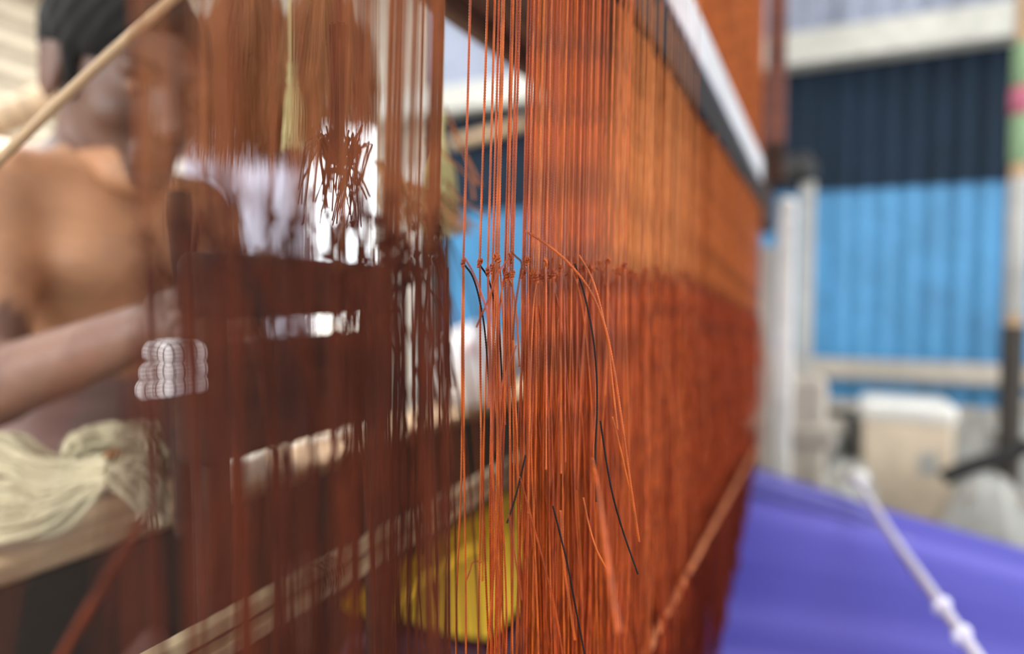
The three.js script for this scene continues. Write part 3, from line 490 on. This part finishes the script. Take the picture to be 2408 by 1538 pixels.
{
  const HC = V(-0.868, 1.435, -0.612), Q = new THREE.Quaternion().setFromEuler(new THREE.Euler(0, -0.12, -0.42, 'YXZ'));    // head centre; nods toward the cloth
  const man = thing('person', 'dark haired bare chested man seated at the loom, head bowed, arm reaching toward the cords', 'person', V(-1.0, 0.70, -0.64));
  const O = [-1.0, 0.70, -0.64], W = (v) => [v.x, v.y, v.z];
  const toHead = (p) => { const v = V(p[0] - HC.x, p[1] - HC.y, p[2] - HC.z).applyQuaternion(Q.clone().invert()).multiplyScalar(1 / 1.12); return [v.x, v.y, v.z]; };
  const neckTop = [-0.905, 1.39, -0.605], neckBase = [-0.945, 1.315, -0.625];
  const shR = [-0.945, 1.285, -0.475], shL = [-0.955, 1.285, -0.79], elR = [-0.835, 1.045, -0.415], wrR = [-0.60, 1.115, -0.44], elL = [-0.90, 1.06, -0.84], wrL = [-0.76, 1.15, -0.715];
  const body = (p) => {
    let d = ell(p, [-0.955, 1.20, -0.635], [0.105, 0.14, 0.165]);
    d = smin(d, ell(p, [-0.975, 1.02, -0.64], [0.10, 0.15, 0.14]), 0.06);
    d = smin(d, ell(p, [-0.985, 0.86, -0.64], [0.115, 0.13, 0.165]), 0.06);
    d = smin(d, cone(p, shR, shL, 0.055, 0.055), 0.05);
    for (const z of [-0.575, -0.70]) d = smin(d, ell(p, [-0.868, 1.195, z], [0.03, 0.045, 0.06]), 0.03);
    d = smin(d, cone(p, neckBase, neckTop, 0.062, 0.056), 0.035);
    for (const [s, e, w] of [[shR, elR, wrR], [shL, elL, wrL]]) { d = smin(d, cone(p, s, e, 0.052, 0.040), 0.03); d = smin(d, cone(p, e, w, 0.043, 0.027), 0.018); }
    for (const s of [-1, 1]) { const hip = [-0.96, 0.79, -0.64 + s * 0.09], kn = [-0.765, 0.69, -0.64 + s * 0.14], an = [-0.80, 0.10, -0.64 + s * 0.13]; d = smin(d, cone(p, hip, kn, 0.08, 0.055), 0.04); d = smin(d, cone(p, kn, an, 0.052, 0.035), 0.02); d = smin(d, cone(p, [an[0], 0.05, an[2]], [an[0] + 0.15, 0.03, an[2]], 0.04, 0.028), 0.02); }
    return d;
  };
  const head = (w) => {
    const p = toHead(w);
    let d = ell(p, [-0.012, 0.03, 0], [0.098, 0.092, 0.076]);
    d = smin(d, ell(p, [0.03, -0.04, 0], [0.062, 0.075, 0.058]), 0.03);
    d = smin(d, ell(p, [0.062, -0.095, 0], [0.028, 0.024, 0.032]), 0.02);                       // chin
    d = smin(d, cone(p, [0.086, 0.02, 0], [0.108, -0.022, 0], 0.010, 0.016), 0.012);             // nose
    d = smin(d, cone(p, [0.078, 0.034, -0.04], [0.078, 0.034, 0.04], 0.012, 0.012), 0.014);       // brow
    for (const s of [-1, 1]) { d = smin(d, ell(p, [0.06, -0.02, s * 0.042], [0.024, 0.02, 0.02]), 0.02); d = smin(d, cone(p, [0.0, -0.075, s * 0.045], [0.05, -0.1, s * 0.022], 0.016, 0.014), 0.02); d = Math.max(d, -ell(p, [0.093, 0.015, s * 0.031], [0.014, 0.011, 0.016])); d = smin(d, ell(p, [-0.012, -0.004, s * 0.078], [0.018, 0.034, 0.008]), 0.006); d = smin(d, cone(p, [-0.026, 0.018, s * 0.083], [-0.02, -0.024, s * 0.08], 0.006, 0.006), 0.003); }
    d = smin(d, cone(p, [0.088, -0.056, -0.02], [0.088, -0.056, 0.02], 0.0075, 0.0075), 0.006); d = smin(d, cone(p, [0.085, -0.069, -0.017], [0.085, -0.069, 0.017], 0.008, 0.008), 0.006);
    return d;
  };
  function hand(wr, fwd, side, grip) {   // palm and five fingers curled round a bar
    const f = V(...fwd).normalize(), s = V(...side).normalize(), u = f.clone().cross(s), c = V(...wr), L = (a, b, d) => W(c.clone().addScaledVector(f, a).addScaledVector(s, b).addScaledVector(u, d));
    const B = [[L(-0.02, 0, 0), L(0.03, 0, 0), 0.025, 0.024]];
    for (let k = 0; k < 4; k++) { const o = (k - 1.5) * 0.019, l = [0.9, 1, 0.96, 0.78][k], r = 0.0088; B.push([L(0.02, o * 0.7, 0), L(0.078, o, 0.002), 0.015, r + 0.002], [L(0.078, o, 0.002), L(0.078 + 0.026 * l, o, -0.026 * l), r + 0.001, r], [L(0.078 + 0.026 * l, o, -0.026 * l), L(0.085, o, -0.048 * l), r, r - 0.0005], [L(0.085, o, -0.048 * l), L(0.064, o, -0.052 * l), r - 0.0005, r - 0.002]); }
    B.push([L(0.015, -0.028, -0.004), L(0.045, -0.042, -0.022), 0.013, 0.011], [L(0.045, -0.042, -0.022), L(0.075, -0.036, -0.042), 0.0105, 0.009]);
    return [(p) => { let d = 9; B.forEach(([a, b, ra, rb], i) => { d = smin(d, cone(p, a, b, ra, rb), i < 2 ? 0.008 : 0.003); }); return d; }, W(c.clone().addScaledVector(f, 0.045))];
  }
  const gs = [meshField(body, [-0.87, 0.70, -0.64], 0.72, 0.0135), meshField(head, W(HC), 0.185, 0.0048)];
  for (const [wr, fw, sd] of [[wrR, [0.86, 0.10, -0.04], [0, 1, 0.15]], [wrL, [0.6, 0.25, 0.5], [0.2, 0.9, -0.35]]]) { const [fn, c] = hand(wr, fw, sd); gs.push(meshField(fn, c, 0.10, 0.0034)); }
  const g = merge(gs); g.translate(-O[0], -O[1], -O[2]);
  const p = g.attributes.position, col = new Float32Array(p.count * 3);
  for (let i = 0; i < p.count; i++) { const x = p.getX(i) + O[0], y = p.getY(i) + O[1], z = p.getZ(i) + O[2]; const litTone = y < 1.34 && z < -0.487 && z > -0.80 && x < -0.85 || y < 1.34 && y > 1.09 && x < -0.83 ? 1.7 : y > 1.2 ? 0.44 : 0.66; const k = litTone * (0.92 + 0.08 * Math.sin(x * 60) * Math.sin(z * 50 + y * 30)); col[3 * i] = k; col[3 * i + 1] = k * (litTone > 1 ? 1.16 : 1.06); col[3 * i + 2] = k * (litTone > 1 ? 1.3 : 1.45); }  // chest and upper arm painted lit, face and forearms painted shaded
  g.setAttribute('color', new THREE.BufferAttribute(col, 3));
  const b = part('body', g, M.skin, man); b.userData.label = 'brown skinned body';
  // hair: a cap over the skull with sideburns
  const hair = meshField((w) => { const q = toHead(w); let d = ell(q, [-0.018, 0.042, 0], [0.107, 0.098, 0.086]); const cut = q[0] > 0.004 ? 0.026 : q[0] > -0.03 ? 0.028 : -0.05; d = Math.max(d, (cut - q[1]) * 0.8); d = Math.max(d, (q[0] - 0.058 - (q[1] - 0.05) * 0.5) * 0.8); d += 0.0022 * Math.sin(q[0] * 210) * Math.sin(q[2] * 190 + q[1] * 120); for (const s of [-1, 1]) d = Math.min(d, cone(q, [0.018, 0.03, s * 0.073], [0.020, -0.022, s * 0.069], 0.014, 0.006)); return d; }, W(HC), 0.185, 0.005);
  hair.translate(-O[0], -O[1], -O[2]); part('hair', hair, M.hair, man);
  for (const s of [-1, 1]) { const e = new THREE.SphereGeometry(0.0115, 18, 14), c = V(0.076, 0.012, s * 0.031).multiplyScalar(1.12).applyQuaternion(Q).add(HC).sub(V(...O)); e.translate(c.x, c.y, c.z); const ev = part('eye', e, M.eye, man); const li = new THREE.SphereGeometry(0.0128, 20, 12, 0, Math.PI * 2, 0, Math.PI * 0.6); li.rotateZ(-1.15); li.applyQuaternion(Q); li.translate(c.x, c.y, c.z); const la = new Float32Array(li.attributes.position.count * 3).fill(0.6); li.setAttribute('color', new THREE.BufferAttribute(la, 3)); part('eyelid', li, M.skin, ev); const ir = new THREE.SphereGeometry(0.006, 12, 10), ci = V(0.0838, 0.009, s * 0.031).multiplyScalar(1.12).applyQuaternion(Q).add(HC).sub(V(...O)); ir.translate(ci.x, ci.y, ci.z); part('iris', ir, M.iris, ev); const br = tube(curve([V(0.090, 0.034, s * 0.014), V(0.092, 0.042, s * 0.03), V(0.078, 0.038, s * 0.05)].map((v) => v.multiplyScalar(1.12).applyQuaternion(Q).add(HC).sub(V(...O))), 10), 0.0042, 8); part('eyebrow', br, M.hair, man); }
  const cloth = meshField((q) => { let d = smin(ell(q, [-0.985, 0.86, -0.64], [0.128, 0.142, 0.178]), ell(q, [-0.975, 1.0, -0.64], [0.114, 0.16, 0.155]), 0.03); for (const s of [-1, 1]) d = smin(d, cone(q, [-0.96, 0.79, -0.64 + s * 0.09], [-0.775, 0.70, -0.64 + s * 0.13], 0.09, 0.066), 0.07); d = Math.max(d, q[1] - 1.035); return d + 0.003 * Math.sin(q[2] * 90 + q[0] * 50); }, [-0.90, 0.84, -0.64], 0.33, 0.011);
  cloth.translate(-O[0], -O[1], -O[2]); part('waistcloth', cloth, M.mauve, man);
}
{ const t = thing('weaver_bench', 'low wooden bench under the seated weaver', 'bench', V(-1.06, 0, -0.64)); part('seat', bx(0.32, 0.04, 0.7, 0, 0.665, 0, 0.008), M.brown, t); for (const x of [-0.13, 0.13]) for (const z of [-0.3, 0.3]) part('leg', bx(0.05, 0.65, 0.05, x, 0.325, z, 0.005), M.brown, t); }

renderer.render(scene, camera);
